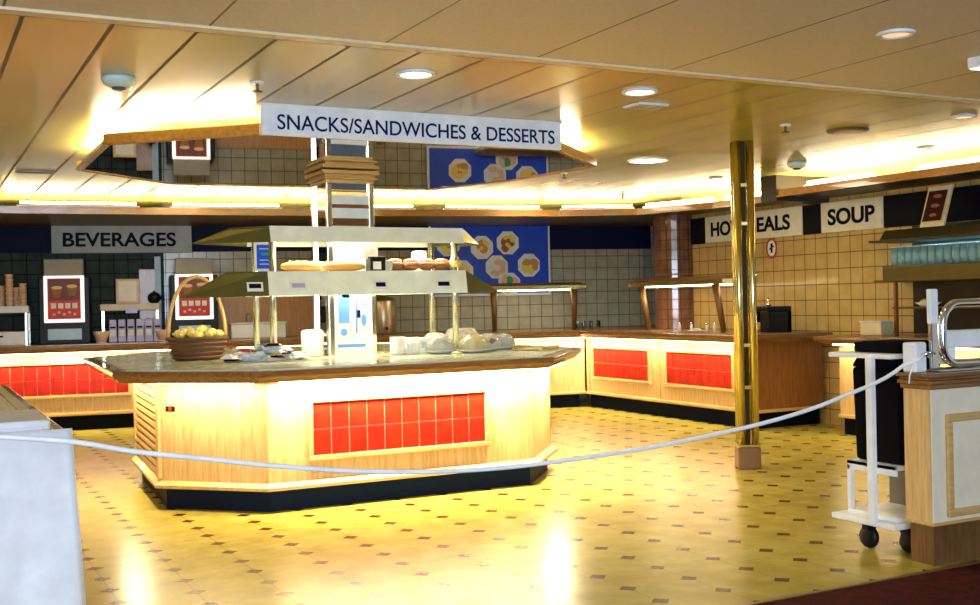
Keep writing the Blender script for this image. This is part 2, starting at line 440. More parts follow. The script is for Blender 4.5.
def cabinet(name, label, loc, rotz, L, depth, panels, seams=(), endm=None, light=True, power=22):
    t = thing(name, label, 'counter', loc, rotz)
    MB().box(.0, L-.06, .05, depth, 0, .165).build('plinth', BLACK, t)
    MB().box(0, L, 0, depth, .165, .88).build('body', OAK, t)
    MB().box(0, L+.015, -.03, depth, .165, .20).build('foot_moulding', OAKX, t, bevel=.008)
    if endm: MB().box(L, L+.012, .01, depth-.01, .20, .88).build('end_panel', endm, t)
    for s in seams: MB().box(s-.03, s+.03, -.018, 0, .20, .88).build('stile', OAKX, t, bevel=.004)
    for p in panels: tiled_panel(t, *p)
    if light:
        l = MB().box(.05, L-.1, -.13, -.09, .862, .88).build('strip_lamp', TUBE, t)
        n = max(1, round(L/1.2))
        for i in range(n):
            o = area('counter_lamp_light', (L*(i+.5)/n, -.11, .855), (0, 0, 0), L/n-.08, .05, power*L/n/1.2, WARM2)
            o.parent = t
    return t
def slab(name, label, pts, z0, z1, loc=(0, 0, 0), rotz=0, top=TOPSTONE, inset=.09):
    t = thing(name, label, 'worktop', loc, rotz)
    def ins(P, d):
        n = len(P); out = []
        for i in range(n):
            a, b, c = Vector(P[i-1]), Vector(P[i]), Vector(P[(i+1) % n])
            e1 = (b-a).normalized(); e2 = (c-b).normalized(); n1 = Vector((-e1.y, e1.x)); n2 = Vector((-e2.y, e2.x))
            k = (n1+n2).normalized(); out.append(tuple(b + k*(d/max(.3, k.dot(n1)))))
        return out
    h = z1-z0; m = MB()
    m.prism(ins(pts, .045), z0, z0+h*.28, ins(pts, .03)); m.prism(ins(pts, .018), z0+h*.28, z0+h*.52, ins(pts, .004)); m.prism(pts, z0+h*.52, z1-.008, ins(pts, .006))
    m.build('wood_edge', BROWN, t, bevel=.004)
    MB().prism(ins(pts, inset), z1-.02, z1).build('laminate_top', top, t)
    return t
# beverage counter and back counter
B0 = -1.0
lb = (3.27-B0)/cs
cabinet('beverage_counter', 'oak beverage counter with a long red tiled panel, along the left of the back wall', (B0, bl(B0), 0), SL, lb, .8,
        [((0.0-B0)/cs, (2.16-B0)/cs, .40, .74, 16, 2)], seams=((2.36-B0)/cs,), power=16)
SB = math.atan2(11.84-bl(3.3), 7.5-3.3); lc = math.hypot(11.84-bl(3.3), 7.5-3.3)
cabinet('back_counter', 'oak back counter with red tiled panels, running behind the island to the corner', (3.3+.001, bl(3.301), 0), SB, lc-.03, .70,
        [((4.0-3.3)/cs, (5.2-3.3)/cs, .40, .74, 9, 2), ((5.85-3.3)/cs, (7.05-3.3)/cs, .40, .74, 9, 2)], seams=((5.5-3.3)/cs,), power=16)
y7 = 11.83
cabinet('hot_counter', 'oak hot meals counter with two red tiled panels and a dark wood end', (7.5, y7, 0), -PI/2, y7-8.69, .9,
        [(y7-11.66, y7-10.50, .39, .74, 9, 2), (y7-10.16, y7-9.03, .39, .74, 9, 2)], seams=(y7-10.33, .04), endm=DBROWN, power=14)
slab('worktop', 'brown edged worktop over the beverage and back counters', [(-1.0, bl(-1, -.22)), (3.3, bl(3.3, -.22)), (7.28, 11.66), (8.43, 11.66), (9.15, 11.66), (9.15, bl(9.15, .84)), (-1.0, bl(-1, .84))], .88, .965, (0, 0, 0), 0, top=plain('brown_counter_top', (.30, .16, .06), .2))
slab('worktop', 'brown edged worktop of the hot meals counter with a rounded moulding', [(7.28, 8.56), (8.43, 8.56), (8.43, 11.655), (7.28, 11.655)], .88, .965, top=plain('brown_counter_top', (.30, .16, .06), .2))
# soup counter
cabinet('soup_counter', 'narrow oak soup counter in shadow behind the white trolley', (7.9, 7.95, 0), -PI/2, 2.2, .54, [], endm=DBROWN, power=9)
slab('worktop', 'dark glossy worktop of the soup counter behind the trolley', [(7.70, 5.6), (8.43, 5.6), (8.43, 8.10), (7.70, 8.10)], .88, .955, top=plain('brown_counter_top', (.30, .16, .06), .2))

# ================================================================ ISLAND
BODY = [(2.04, 7.10), (4.02, 7.10), (4.50, 7.66), (4.50, 9.4), (4.0, 10.1), (2.2, 10.1), (1.56, 9.1), (1.47, 7.66)]
def shrink(P, d):
    n = len(P); out = []
    for i in range(n):
        a, b, c = Vector(P[i-1]), Vector(P[i]), Vector(P[(i+1) % n])
        e1 = (b-a).normalized(); e2 = (c-b).normalized(); n1 = Vector((-e1.y, e1.x)); n2 = Vector((-e2.y, e2.x))
        k = (n1+n2).normalized(); out.append(tuple(b+k*(d/max(.3, k.dot(n1)))))
    return out
isl = thing('serving_island', 'pale oak octagonal serving island with a red tiled panel, in the middle of the floor', 'counter', (3, 8.4, 0))
def L(P): return [(x-3, y-8.4) for x, y in P]
MB().prism(L(shrink(BODY, .03)), 0, .15).build('plinth', plain('dark_blue_plinth', (.003, .010, .028), .6, spec=.1), isl)
MB().prism(L(BODY), .15, .86).build('body', OAK, isl)
MB().prism(L(shrink(BODY, -.045)), .145, .165, L(shrink(BODY, -.045))).prism(L(shrink(BODY, -.045)), .165, .19, L(shrink(BODY, -.01))).build('foot_moulding', OAKX, isl)
def facet(parent, a, b):                                 # empty-free: rotate coordinates of a facet into island space
    d = Vector(b)-Vector(a); ang = math.atan2(d.y, d.x); o = Vector((a[0]-3, a[1]-8.4)); Ln = d.length
    def tr(mb):
        mb.v = [(o.x+x*math.cos(ang)-y*math.sin(ang), o.y+x*math.sin(ang)+y*math.cos(ang), z) for x, y, z in mb.v]; return mb
    return tr, Ln
# red tiles on the front
bk = MB().box(2.34-3, 3.62-3, -1.308, -1.30, .35, .70).build('tile_panel', GROUT, isl)
m = MB(); tile_grid(m, 2.34-3, 3.62-3, .35, .70, 10, 2, -1.308); m.build('tiles', REDT, bk, bevel=.002)
f = MB(); x0, x1 = 2.34-3, 3.62-3; fw = .035
for bx in ((x0-fw, x1+fw, .35-fw, .35), (x0-fw, x1+fw, .70, .70+fw), (x0-fw, x0, .35, .70), (x1, x1+fw, .35, .70)): f.box(bx[0], bx[1], -1.33, -1.30, bx[2], bx[3])
f.build('panel_frame', OAKX, isl, bevel=.006)
# louvre on the left facet
tr, Ln = facet(isl, (1.56, 9.1), (1.47, 7.66))
m = MB()
for i in range(10): m.box(.1, Ln-.12, -.02, -.002, .27+i*.052, .27+i*.052+.030)
tr(m).build('louvre', OAKX, isl)
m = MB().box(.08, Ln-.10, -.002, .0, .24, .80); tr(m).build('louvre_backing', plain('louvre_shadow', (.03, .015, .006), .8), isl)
tr(MB().box(.02, .10, -.025, 0, .20, .84)).build('louvre_stile', OAKX, isl, bevel=.004); tr(MB().box(Ln-.12, Ln-.0, -.025, 0, .20, .84)).build('louvre_stile', OAKX, isl, bevel=.004)
# little sign on the chamfer
tr, Ln = facet(isl, (1.47, 7.66), (2.04, 7.10))
st = tr(MB().box(.04, .11, -.004, 0, .655, .69)).build('warning_sticker', BLACKP, isl); st['label'] = 'small black sticker with a red mark'
tr(MB().box(.062, .086, -.006, -.004, .662, .683)).build('red_mark', RED, st)
for a, b in (((1.47, 7.66), (2.04, 7.10)), ((2.04, 7.10), (4.02, 7.10)), ((4.02, 7.10), (4.50, 7.66)), ((1.56, 9.1), (1.47, 7.66)), ((4.5, 7.66), (4.5, 9.2))):
    tr, Ln = facet(isl, a, b); tr(MB().box(.05, Ln-.05, -.12, -.08, .845, .862)).build('strip_lamp', TUBE, isl)
    d = Vector(b)-Vector(a); ang = math.atan2(d.y, d.x); nrm = Vector((d.y, -d.x)).normalized()
    c = (Vector(a)+Vector(b))/2 + nrm*.10
    k = max(1, round(Ln/1.0))
    for i in range(k):
        q = Vector(a)+d*((i+.5)/k)+nrm*.10
        area('island_lamp_light', (q.x, q.y, .84), (0, 0, ang), Ln/k-.06, .05, (44 if a[1] == 7.10 or b[1] == 7.10 and 0 else 16)*Ln/k, WARM2)
TOP = [(1.15, 7.58), (1.92, 6.88), (4.10, 6.90), (5.05, 8.05), (5.0, 9.9), (4.1, 10.7), (2.0, 10.7), (1.28, 10.0)]
slab('worktop', 'octagonal pale topped worktop with stepped brown edge on the island', L(TOP), .86, .945, (3, 8.4, 0))

# mirrored canopy over the island
CAN = [(1.10, 7.46), (1.92, 6.70), (4.04, 6.70), (4.86, 7.46), (4.70, 8.6), (4.35, 9.50), (1.98, 9.68), (1.12, 8.9)]
can = thing('ceiling_canopy', 'octagonal mirrored ceiling canopy with glossy wood rim above the island', 'canopy', (3, 8.2, 2.4))
def LC(P): return [(x-3, y-8.2) for x, y in P]
o_, i_ = LC(shrink(CAN, 0)), LC(shrink(CAN, .05)); m = MB()
for k in range(8):
    j = (k+1) % 8
    if k != 7: m.prism([o_[k], o_[j], i_[j], i_[k]], 0, .075)
MB().prism([o_[7], o_[0], i_[0], i_[7]], 0, .03).build('glass_edge', STEEL, can, bevel=.003)
m.build('wood_rim', RIM, can, bevel=.01)
MB().prism(i_, .006, .03).build('mirror_panel', MIRROR, can)
m = MB()
for (x, y) in ((-1.2, -.6), (1.2, -.6), (-1.2, .8), (1.0, .8)): m.tube([(x, y, .03), (x, y, .16)], .012)
m.build('hanger_rods', STEEL, can)
q8 = shrink(CAN, .12)
for k in range(8):
    a, b = Vector(q8[k]), Vector(q8[(k+1) % 8]); d = b-a; n = max(1, round(d.length/1.1)); ang = math.atan2(d.y, d.x)
    for i in range(n):
        c = a+d*((i+.5)/n); ll = d.length/n-.12
        mm = MB().tube([(c.x-3-ll/2*math.cos(ang), c.y-8.2-ll/2*math.sin(ang), .055), (c.x-3+ll/2*math.cos(ang), c.y-8.2+ll/2*math.sin(ang), .055)], .014)
        mm.build('lamp_tube', TUBE, can, True)
        area('canopy_light', (c.x, c.y, 2.475), (PI, 0, ang), ll, .05, 40, WARM2)

# hanging sign
t = thing('hanging_sign', 'long white sign reading SNACKS/SANDWICHES & DESSERTS hanging from the ceiling', 'sign', (2.91, 6.5, 2.46))
MB().box(-1.04, 1.04, 0, .03, -.09, .092).build('sign_board', SIGNW, t, bevel=.003)
lettering('SNACKS/SANDWICHES & DESSERTS', t, INK, 1.93, .092, (0.02, -.002, -.008), bold=.006)
MB().box(-1.05, 1.05, -.005, .035, .088, .1).build('top_rail', WHITE, t)

# central column of the island
col = thing('mirrored_column', 'square mirrored column with brass edges and wood capital rising through the island', 'column', (3.08, 8.47, .945))
w = .175; hh = 2.4-.945
MB().box(-w, w, -w, w, 0, hh).build('mirror_cladding', MIRROR, col)
m = MB()
for sx in (-1, 1):
    for sy in (-1, 1): m.box(sx*w-.022, sx*w+.022, sy*w-.022, sy*w+.022, 0, hh-.09)
m.build('edge_strips', plain('pale_brass', (.9, .82, .6), .2, 1), col, bevel=.004)
m = MB()
for z0, z1 in ((1.16, 1.19), (1.02, 1.08), (.90, .925)): m.box(-w+.02, w-.02, -w-.006, -w, z0, z1)
m.build('brown_reflections', BROWN, col)  # brown stripes reflected in the mirror front, modelled as bands
m = MB()
for z0, z1 in ((1.19, 1.26), (1.08, 1.16), (.925, 1.02), (.0, .90)): m.box(-w+.02, w-.02, -w-.012, -w, z0, z1)
m.build('white_reflections', WHITE, col)  # bright reflection of the mirror front, modelled as white panels
m = MB(); m.box(-.235, .235, -.235, .235, hh-.03, hh); m.box(-.205, .205, -.205, .205, hh-.055, hh-.03); m.box(-.225, .225, -.225, .225, hh-.07, hh-.055); m.box(-.2, .2, -.2, .2, hh-.10, hh-.07)
m.build('capital', OAKX, col, bevel=.006)
ps = thing('column_poster', 'white poster with pale blue drawing on the front of the mirrored column', 'poster', (3.08, 8.28, .98))
MB().box(-.15, .15, -.008, 0, 0, .60).build('sheet', WHITE, ps)
m = MB(); m.box(-.12, -.03, -.010, -.008, .22, .50); m.box(-.09, .0, -.010, -.008, .42, .56); m.disc_y(-.08, -.008, .15, .03, .03, 8, .002); m.box(-.13, .10, -.010, -.008, .03, .055)
m.box(.02, .035, -.010, -.008, .14, .42).box(.08, .12, -.010, -.008, .36, .375).box(-.02, .12, -.010, -.008, .445, .452).disc_y(.09, -.008, .24, .022, .05, 8, .002); m.build('pale_blue_drawing', plain('mid_blue_print', (.12, .30, .72), .5), ps)
m = MB(); m.prism([(.03, 0), (.06, 0), (.055, .01), (.035, .01)], .26, .32).build('dark_mark', INK, ps).location = (0, -.014, 0)
m = MB().box(-.02, .12, -.010, -.008, .50, .505).box(.0, .12, -.010, -.008, .585, .598); m.build('brown_heading', CRUST, ps)

# two tier display stand
st = thing('display_stand', 'two tier steel display stand with sloping shields around the island column', 'display stand', (3.17, 8.4, .945))
SKIRT = plain('pale_green_enamel', (.86, .88, .74), .3)
OLIVE = plain('olive_shield_shade', (.11, .10, .025), .12, 0)  # dimmer reflection on the end shields, put into the colour as olive
def tier(zt, zb, xw, tl, bl_, trr, br):
    inn = [(-xw, -.30), (xw, -.30), (xw+trr, 0), (xw, .30), (-xw, .30), (-xw-tl, 0)]
    outt = [(-xw, -.33), (xw, -.33), (xw+br, 0), (xw, .33), (-xw, .33), (-xw-bl_, 0)]
    sh = MB(); wp = .2
    sh.box(-xw, -.07-wp, -.28, .28, zt-.025, zt).box(-.07+wp, xw, -.28, .28, zt-.025, zt).box(-.07-wp, -.07+wp, -.28, -.12, zt-.025, zt)
    s = sh.build('shelf', STEEL, st, bevel=.004); th = .008
    for k in range(6):
        j = (k+1) % 6; a, b = inn[k], inn[j]; c, d = outt[j], outt[k]; m = MB()
        v = [(a[0], a[1], zt), (b[0], b[1], zt), (c[0], c[1], zb), (d[0], d[1], zb)]
        m.add(v + [(x, y, z-th) for x, y, z in v], [(0, 1, 2, 3), (7, 6, 5, 4), (0, 4, 5, 1), (1, 5, 6, 2), (2, 6, 7, 3), (3, 7, 4, 0)])
        m.build('front_shield' if k in (0, 3) else 'end_shield', SKIRT if k in (0, 3) else OLIVE, s)
    MB().box(-xw+.05, xw-.05, -.17, -.125, zt-.05, zt-.025).build('tube_lamp', TUBE, s)
    for k in (-1, 1):
        o = area('display_light', (3.15+k*xw/2, 8.25, .945+zt-.055), (0, 0, 0), xw*.85, .06, 15, WARM2)
tier(1.00, .885, .80, .22, .50, .05, .30)
tier(.66, .485, .82, .24, .56, .10, .46)
for sx in (-.76, .76):
    for sy in (-.22, .24):
        MB().tube([(sx, sy, 0), (sx, sy, .985)], .026, 14).build('post', STEEL, st, True)
for sx in (-.76, .76):
    for sy in (-.22, .24): MB().lathe([(.045, 0), (.045, .012), (.03, .02)], (sx, sy, 0)).build('post_foot', STEEL, st, True)
for i, (x, ww) in enumerate(((-.93, .12), (-.60, .13), (.06, .11), (.60, .13))):
    pt = MB().box(-ww/2, ww/2, -.006, 0, -.035, .035).build('price_ticket', PAPER, st)
    pt.location = (x, -.345, .545); pt.rotation_euler = (math.radians(-14), 0, 0)
    k = MB().box(-ww/2+.015, ww/2-.015, -.008, -.006, -.012, .022).build('ticket_print', INKB if i != 1 else LILAC, pt)

# ---- goods on the display stand
ZS = .945+.66+.003
def on_shelf(name, label, cat, x, y, group=None): return thing(name, label, cat, (x, y, ZS), 0, group)
t = on_shelf('price_card', 'upright blue price card with white border on the display shelf', 'sign', 2.36, 8.2)
MB().box(-.085, .085, -.012, 0, 0, .22).build('card', PAPER, t, bevel=.002)
MB().box(-.065, .065, -.016, -.012, .02, .20).build('blue_panel', BLUE, t)
MB().box(-.03, .03, -.018, -.016, .12, .14).build('green_print', GREEN, t); m = MB()
for z in (.05, .08, .165): m.box(-.045, .045, -.018, -.016, z, z+.008)
m.build('print_lines', PBLUE, t)
# long loaves
def loaf(name, label, x, y, l, r, m_, group=None, ang=0):
    t = thing(name, label, 'bread', (x, y, ZS), ang, group)
    pts = [(-l/2+l*i/10, 0, r*.8) for i in range(11)]; rr = [r*max(.3, math.sin(PI*(i+.6)/11.2)**.5) for i in range(11)]
    o = MB().tube(pts, r, 10, rr).build('crumb', m_, t, True)
    q = MB()
    for i in range(2, 9, 2): q.blob((-l/2+l*i/10, -.004, r*1.55), l*.03, r*.5, r*.28, 8)
    q.build('score_mark', BREAD if m_ == CRUST else YELLOW, t, True); return t
loaf('baguette', 'long golden baguette lying at the left of the display shelf', 2.66, 8.24, .34, .045, BREAD, ang=.15)
loaf('baguette', 'short golden bread stick in front of the mirrored column', 2.98, 8.19, .34, .04, BREAD, ang=-.05)
loaf('baguette', 'pale baguette in plastic wrap behind the others', 2.80, 8.33, .30, .045, PINK)
for i, (x, lab) in enumerate(((3.42, 'pink filled roll beside the grey tub'), (3.56, 'middle pink filled roll on the display shelf'), (3.70, 'pink filled roll near the right post'), (3.83, 'pink filled roll at the right end of the shelf'))):
    t = on_shelf('filled_roll', lab, 'sandwich', x, 8.22, 'filled rolls on the display shelf')
    MB().blob((0, 0, .035), .075, .06, .035, 12, .05).build('bun_base', CRUST, t, True)
    MB().blob((0, -.01, .055), .07, .06, .02, 12, .12).build('ham', HAM, t, True)
    MB().blob((0, 0, .075), .062, .05, .022, 12, .04).build('bun_top', HAM if i < 3 else BREAD, t, True)
t = on_shelf('cash_box', 'black box with a white card on the display shelf', 'box', 3.24, 8.2)
MB().box(-.055, .075, -.05, .05, 0, .11).build('case', BLACKP, t, bevel=.006); MB().box(-.03, .035, -.056, -.05, .01, .07).build('card', PAPER, t)
MB().box(-.09, .03, .0, .008, .09, .19).build('notice', PAPER, t)
t = on_shelf('food_tub', 'grey square food tub beside the filled rolls', 'tub', 3.345, 8.2)
MB().prism([(-.03, -.04), (.03, -.04), (.03, .04), (-.03, .04)], 0, .08, [(-.036, -.046), (.036, -.046), (.036, .046), (-.036, .046)]).build('tub', plain('translucent_grey', (.5, .5, .42), .3), t, bevel=.004)
t = on_shelf('paper_cup', 'white upturned cup on the display shelf behind the rolls', 'cup', 3.72, 8.42)
MB().lathe([(.075, 0), (.06, .16), (.05, .165)], n=20).build('cup', WHITEP, t, True)
t = on_shelf('pastry', 'yellow pastry at the right end of the display shelf', 'pastry', 3.94, 8.2)
MB().blob((0, 0, .05), .06, .06, .05, 12, .1).build('pastry', YELLOW, t, True); MB().blob((.0, 0, .10), .035, .035, .02, 10, .1).build('icing', WHITEP, t, True)

# ---- things on the island worktop
ZT = .946
t = thing('fruit_basket', 'brown wicker basket with hooped cane handle, heaped with pale yellow fruit', 'basket', (1.94, 8.62, ZT), .1)
MB().lathe([(.15, 0), (.17, .05), (.20, .14), (.205, .15), (.19, .15), (.18, .13), (.01, .12)], n=26, sx=1.05, sy=.75).build('bowl', WICKER, t, True); t.scale = (1.1, 1.1, 1.18)
m = MB()
for z in (.02, .05, .08, .11, .14):
    r = .158+.045*z/.14; m.tube([(1.05*r*math.cos(a*PI/16), .75*r*math.sin(a*PI/16), z) for a in range(33)], .009, 6)
m.build('wicker_bands', WICKER, t, True)
MB().tube([(.205*math.cos(a*PI/20), 0, .14+.40*math.sin(a*PI/20)) for a in range(21)], .013, 8).build('handle', WICKERL, t, True)
fr = None
for i in range(16):
    a = i*2.4; r = .035+.125*math.sqrt(i/16)
    loc = (1.94+1.1*r*math.cos(a), 8.62+.7*r*math.sin(a), ZT+.19+.055*(1-r/.16))
    if fr is None:
        fr = thing('lemon', 'pale yellow fruit heaped in the wicker basket', 'fruit', loc, 0, 'fruit in the wicker basket')
        MB().blob((0, 0, 0), .042, .036, .034, 10, .03).build('peel', YELLOW, fr, True)
        MB().tube([(.038, 0, 0), (.052, 0, 0)], .009, 6).build('tip', YELLOW, fr, True)
    else: dup(fr, loc, random.uniform(0, 6))
cols = [(WHITE, 'white'), (PBLUE, 'pale blue'), (RED, 'red'), (PAPER, 'cream'), (YELLOW, 'yellow'), (BLACKP, 'black')]
protos = {}
for i in range(64):
    px = random.gauss(.5, .2); px = min(1, max(0, px)); x = 2.02+px*.58; y = random.uniform(7.92, 8.14); mm, nm = cols[[0, 0, 3, 1, 0, 2, 4, 0, 3, 5][i % 10]]
    hump = 1-abs(px-.5)*1.6; loc = (x, y, ZT+.004+(i % 6)*.022*hump); rz = random.uniform(0, 3)
    if nm not in protos:
        p = thing('condiment_sachet', nm + ' condiment sachet in the loose pile beside the fruit basket', 'sachet', loc, rz, nm + ' sachets in the pile on the island')
        MB().prism([(-.06, -.04), (.06, -.04), (.06, .04), (-.06, .04)], 0, .022, [(-.035, -.022), (.035, -.022), (.035, .022), (-.035, .022)]).build('packet', mm, p, bevel=.004)
        MB().box(-.068, -.058, -.042, .042, 0, .003).build('crimped_end', mm, p); protos[nm] = p
    else: dup(protos[nm], loc, rz)
# tray under sachets
t = thing('serving_mat', 'flat pale serving mat at the left of the island top', 'mat', (2.32, 8.02, ZT-.001))
MB().box(-.38, .36, -.24, .24, 0, .0035).build('mat', plain('grey_green_mat', (.30, .32, .18), .3), t)
# salad pots / jug / mugs
def mug(label, x, y, r=.045, h=.10, m_=WHITEP, name='mug', cat='mug', group=None):
    t = thing(name, label, cat, (x, y, ZT), 0, group)
    MB().lathe([(r*.85, 0), (r, .01), (r, h), (r*.9, h), (r*.88, .02), (.005, .018)], n=20).build('cup', m_, t, True)
    MB().tube([(r*.95+.028*math.sin(a*PI/8), 0, h*.25+h*.5*a/8) for a in range(9)], .006, 6).build('handle', m_, t, True); return t
t = thing('milk_jug', 'tall white milk dispenser on the island left of the column', 'jug', (2.80, 8.44, ZT))
MB().lathe([(.085, 0), (.09, .01), (.09, .19), (.075, .205), (.0, .21)], n=24).build('body', WHITEP, t, True); MB().tube([(.09, 0, .05), (.13, 0, .07), (.13, 0, .14), (.09, 0, .17)], .009, 8).build('handle', WHITEP, t, True)
mug('white mug standing nearest the column poster', 3.36, 8.05, .06, .14)
mug('white mug between the napkin box and the mug by the poster', 3.50, 8.10, .06, .13)
t = thing('napkin_box', 'white napkin box to the right of the mugs on the island', 'box', (3.64, 8.22, ZT))
MB().box(-.06, .06, -.07, .07, 0, .12).build('box', WHITE, t, bevel=.004); MB().box(-.04, .04, -.072, -.07, .04, .09).build('label_panel', PBLUE, t)
# wrapped salad plates, right of the island
pl = None
for i, (x, y, s_, lab) in enumerate(((3.78, 7.95, 1, 'cling wrapped white plate of food nearest the mugs'), (4.02, 7.85, 1.05, 'wrapped white plate of food in front of the right post'), (4.25, 8.05, 1, 'wrapped plate with dark garnish right of the post'),
                        (3.95, 8.42, 1.1, 'wrapped plate in the back row left of the right post'), (4.32, 8.55, 1.2, 'tall wrapped plate at the back right of the island'), (4.50, 8.25, .9, 'wrapped plate at the far right of the island'))):
    t = thing('wrapped_plate', lab, 'plate', (x, y, ZT), 0, 'wrapped plates on the island')
    t.location.x -= .1; t.scale = (1.08, 1.08, 1.25)
    MB().lathe([(.06, 0), (.115*s_, .018), (.12*s_, .022), (.11*s_, .022), (.01, .01)], n=24).build('plate', WHITEP, t, True)
    q = MB()
    for k in range(6): a = k*1.05; q.blob((.05*math.cos(a), .05*math.sin(a), .045), .042*s_, .038*s_, .034*s_, 8, .15)
    q.build('food', [WHITEP, YELLOW, PAPER, WHITEP, PINK, WHITEP][i], t, True)
    if i == 2: MB().blob((0, -.06, .06), .05, .02, .015, 8, .2).build('garnish', CRUST, t, True)
    MB().lathe([(.112*s_, .024), (.10*s_, .07), (.06, .105*s_), (.0, .115*s_)], n=18).build('cling_wrap', plain('cling_film', (.8, .82, .78), .15, 0, trans=.75), t, True)
t = thing('wrapped_sandwich', 'large white wrapped sandwich at the back right of the island', 'sandwich', (4.35, 8.95, ZT))
MB().prism([(-.2, -.1), (.2, -.1), (.2, .1), (-.2, .1)], 0, .17, [(-.1, -.03), (.12, -.05), (.12, .05), (-.12, .03)]).build('wrapped_bread', PAPER, t, bevel=.02)
t = thing('serving_tray', 'flat olive serving tray at the right end of the island', 'tray', (4.55, 7.95, ZT), .7)
MB().box(-.2, .2, -.12, .12, 0, .012).build('tray', plain('olive_tray', (.42, .36, .10), .3), t, bevel=.005); MB().box(-.2, .2, -.13, -.12, 0, .03).box(-.2, .2, .12, .13, 0, .03).build('rim', plain('olive_tray', (.42, .36, .10), .3), t)

# ================================================================ BRASS PILLAR
p = thing('brass_pillar', 'slim pillar of four polished brass tubes on a square base in the middle right', 'pillar', (5.80, 6.83, 0), -.52)
for sx in (-1, 1):
    for sy in (-1, 1): MB().tube([(sx*.052, sy*.052, .16), (sx*.052, sy*.052, 2.56)], .030, 16).build('tube', BRASS, p, True)
MB().box(-.018, .018, -.018, .018, .16, 2.56).build('core', plain('dark_core', (.05, .03, .01), .6, spec=.1), p)
MB().box(-.088, .088, -.088, .088, 0, .17).build('base', BRASSD, p, bevel=.008)
MB().box(-.082, .082, -.082, .082, .17, .19).build('base_collar', BRASS, p, bevel=.004)
for z in (.62, .95, 1.9, 2.2): MB().box(-.055, .055, -.055, .055, z, z+.03).build('spacer', BRASS, p, bevel=.003)

# corner column with copper tiles
cc = thing('tiled_column', 'round copper brown tiled column in the corner behind the heated shelves', 'column', (8.36, 11.13, 0))
MB().lathe([(.26, .966), (.26, 2.345)], n=24).build('tile_cladding', TILEB, cc)
MB().lathe([(.265, 1.62), (.265, 1.64)], n=24).build('band', BRASSD, cc)

# ================================================================ HEATED SHELVES on back/hot counters
def heated_shelf(label, loc, rotz, Ln, posts, end=DBROWN):
    t = thing('heated_shelf', label, 'shelf', loc, rotz, 'heated shelves over the back counters')
    MB().prism([(0, -.22), (Ln, -.22), (Ln, .22), (0, .22)], .57, .61, [(.05, -.12), (Ln-.05, -.12), (Ln-.05, .12), (.05, .12)]).build('hood', BRASSD, t, bevel=.004)
    MB().box(0, Ln, -.23, .23, .52, .57).build('shelf_edge', BRASS, t)
    for x in posts: MB().tube([(x, -.02, 0), (x-.03, -.10, .52)], .03, 8, [.03, .045]).build('post', BRASSD, t, True)
    MB().box(.1, Ln-.1, -.05, .05, .505, .52).build('heat_lamp', TUBE, t)
    return t
heated_shelf('brass edged heated shelf on the back counter under the blue poster', (6.5, bl(6.5, .42), .966), SL, 1.35, (.15, 1.25))
h2 = heated_shelf('brass edged heated shelf along the hot counter left of the brass pillar', (7.84, 11.06, .966), -PI/2, 1.75, (.12, 1.5))
area('heated_shelf_light', (7.84, 10.7, 1.45), (0, 0, 0), .3, .3, 4, WARM2)

# toaster grill on the hot counter
t = thing('toaster', 'black countertop toaster standing near the end of the hot counter', 'toaster', (7.98, 9.02, .966), -PI/2)
m = MB(); m.box(-.17, .17, -.16, .16, .22, .27); m.box(.04, .17, -.16, .16, 0, .22); m.box(-.17, -.12, -.16, .16, .10, .22); m.box(-.17, .17, .10, .16, 0, .22)
m.build('case', BLACKP, t, bevel=.01)
MB().box(-.11, .03, -.12, .09, .0, .02).build('drip_tray', BRASSD, t); MB().tube([(-.04, -.17, .14), (.02, -.19, .20)], .018).build('spout', CHROME, t, True)
MB().tube([(0, 0, .27), (-.01, 0, .36)], .012).build('lever', BRASS, t, True); MB().lathe([(.03, .27), (.03, .29), (.02, .30)], n=12).build('cap', CHROME, t, True)
t0 = None
for i, (x, y) in enumerate(((7.62, 10.08), (7.66, 9.92), (7.62, 9.60), (7.66, 9.52))):
    if t0 is None:
        t0 = thing('salt_shaker', 'slim white salt shaker on the hot counter', 'shaker', (x, y, .966), 0, 'shakers on the hot counter')
        MB().lathe([(.018, 0), (.016, .07), (.012, .08)], n=12).build('body', WHITEP, t0, True); MB().lathe([(.013, .08), (.013, .095), (.005, .10)], n=12).build('cap', CHROME, t0, True)
    else: dup(t0, (x, y, .966))
t = thing('plate', 'small white plate on the hot counter left of the pillar', 'plate', (7.62, 9.78, .966)); MB().lathe([(.05, 0), (.10, .015), (.095, .018), (.01, .008)], n=20).build('dish', WHITEP, t, True)
MB().blob((0, 0, .025), .05, .05, .018, 10, .1).build('food', PINK, t, True)
# glasses on back counter near corner
g0 = None
for i, x in enumerate((7.45, 7.52, 7.62, 7.72)):
    if g0 is None:
        g0 = thing('glass_tumbler', 'clear tumbler on the back counter by the corner', 'glass', (x, 11.95, .966), 0, 'tumblers by the corner')
        MB().lathe([(.022, 0), (.026, .11), (.023, .11), (.019, .01)], n=14).build('glass', GLASS, g0, True)
    else: dup(g0, (x, 11.95-.02*i, .966))
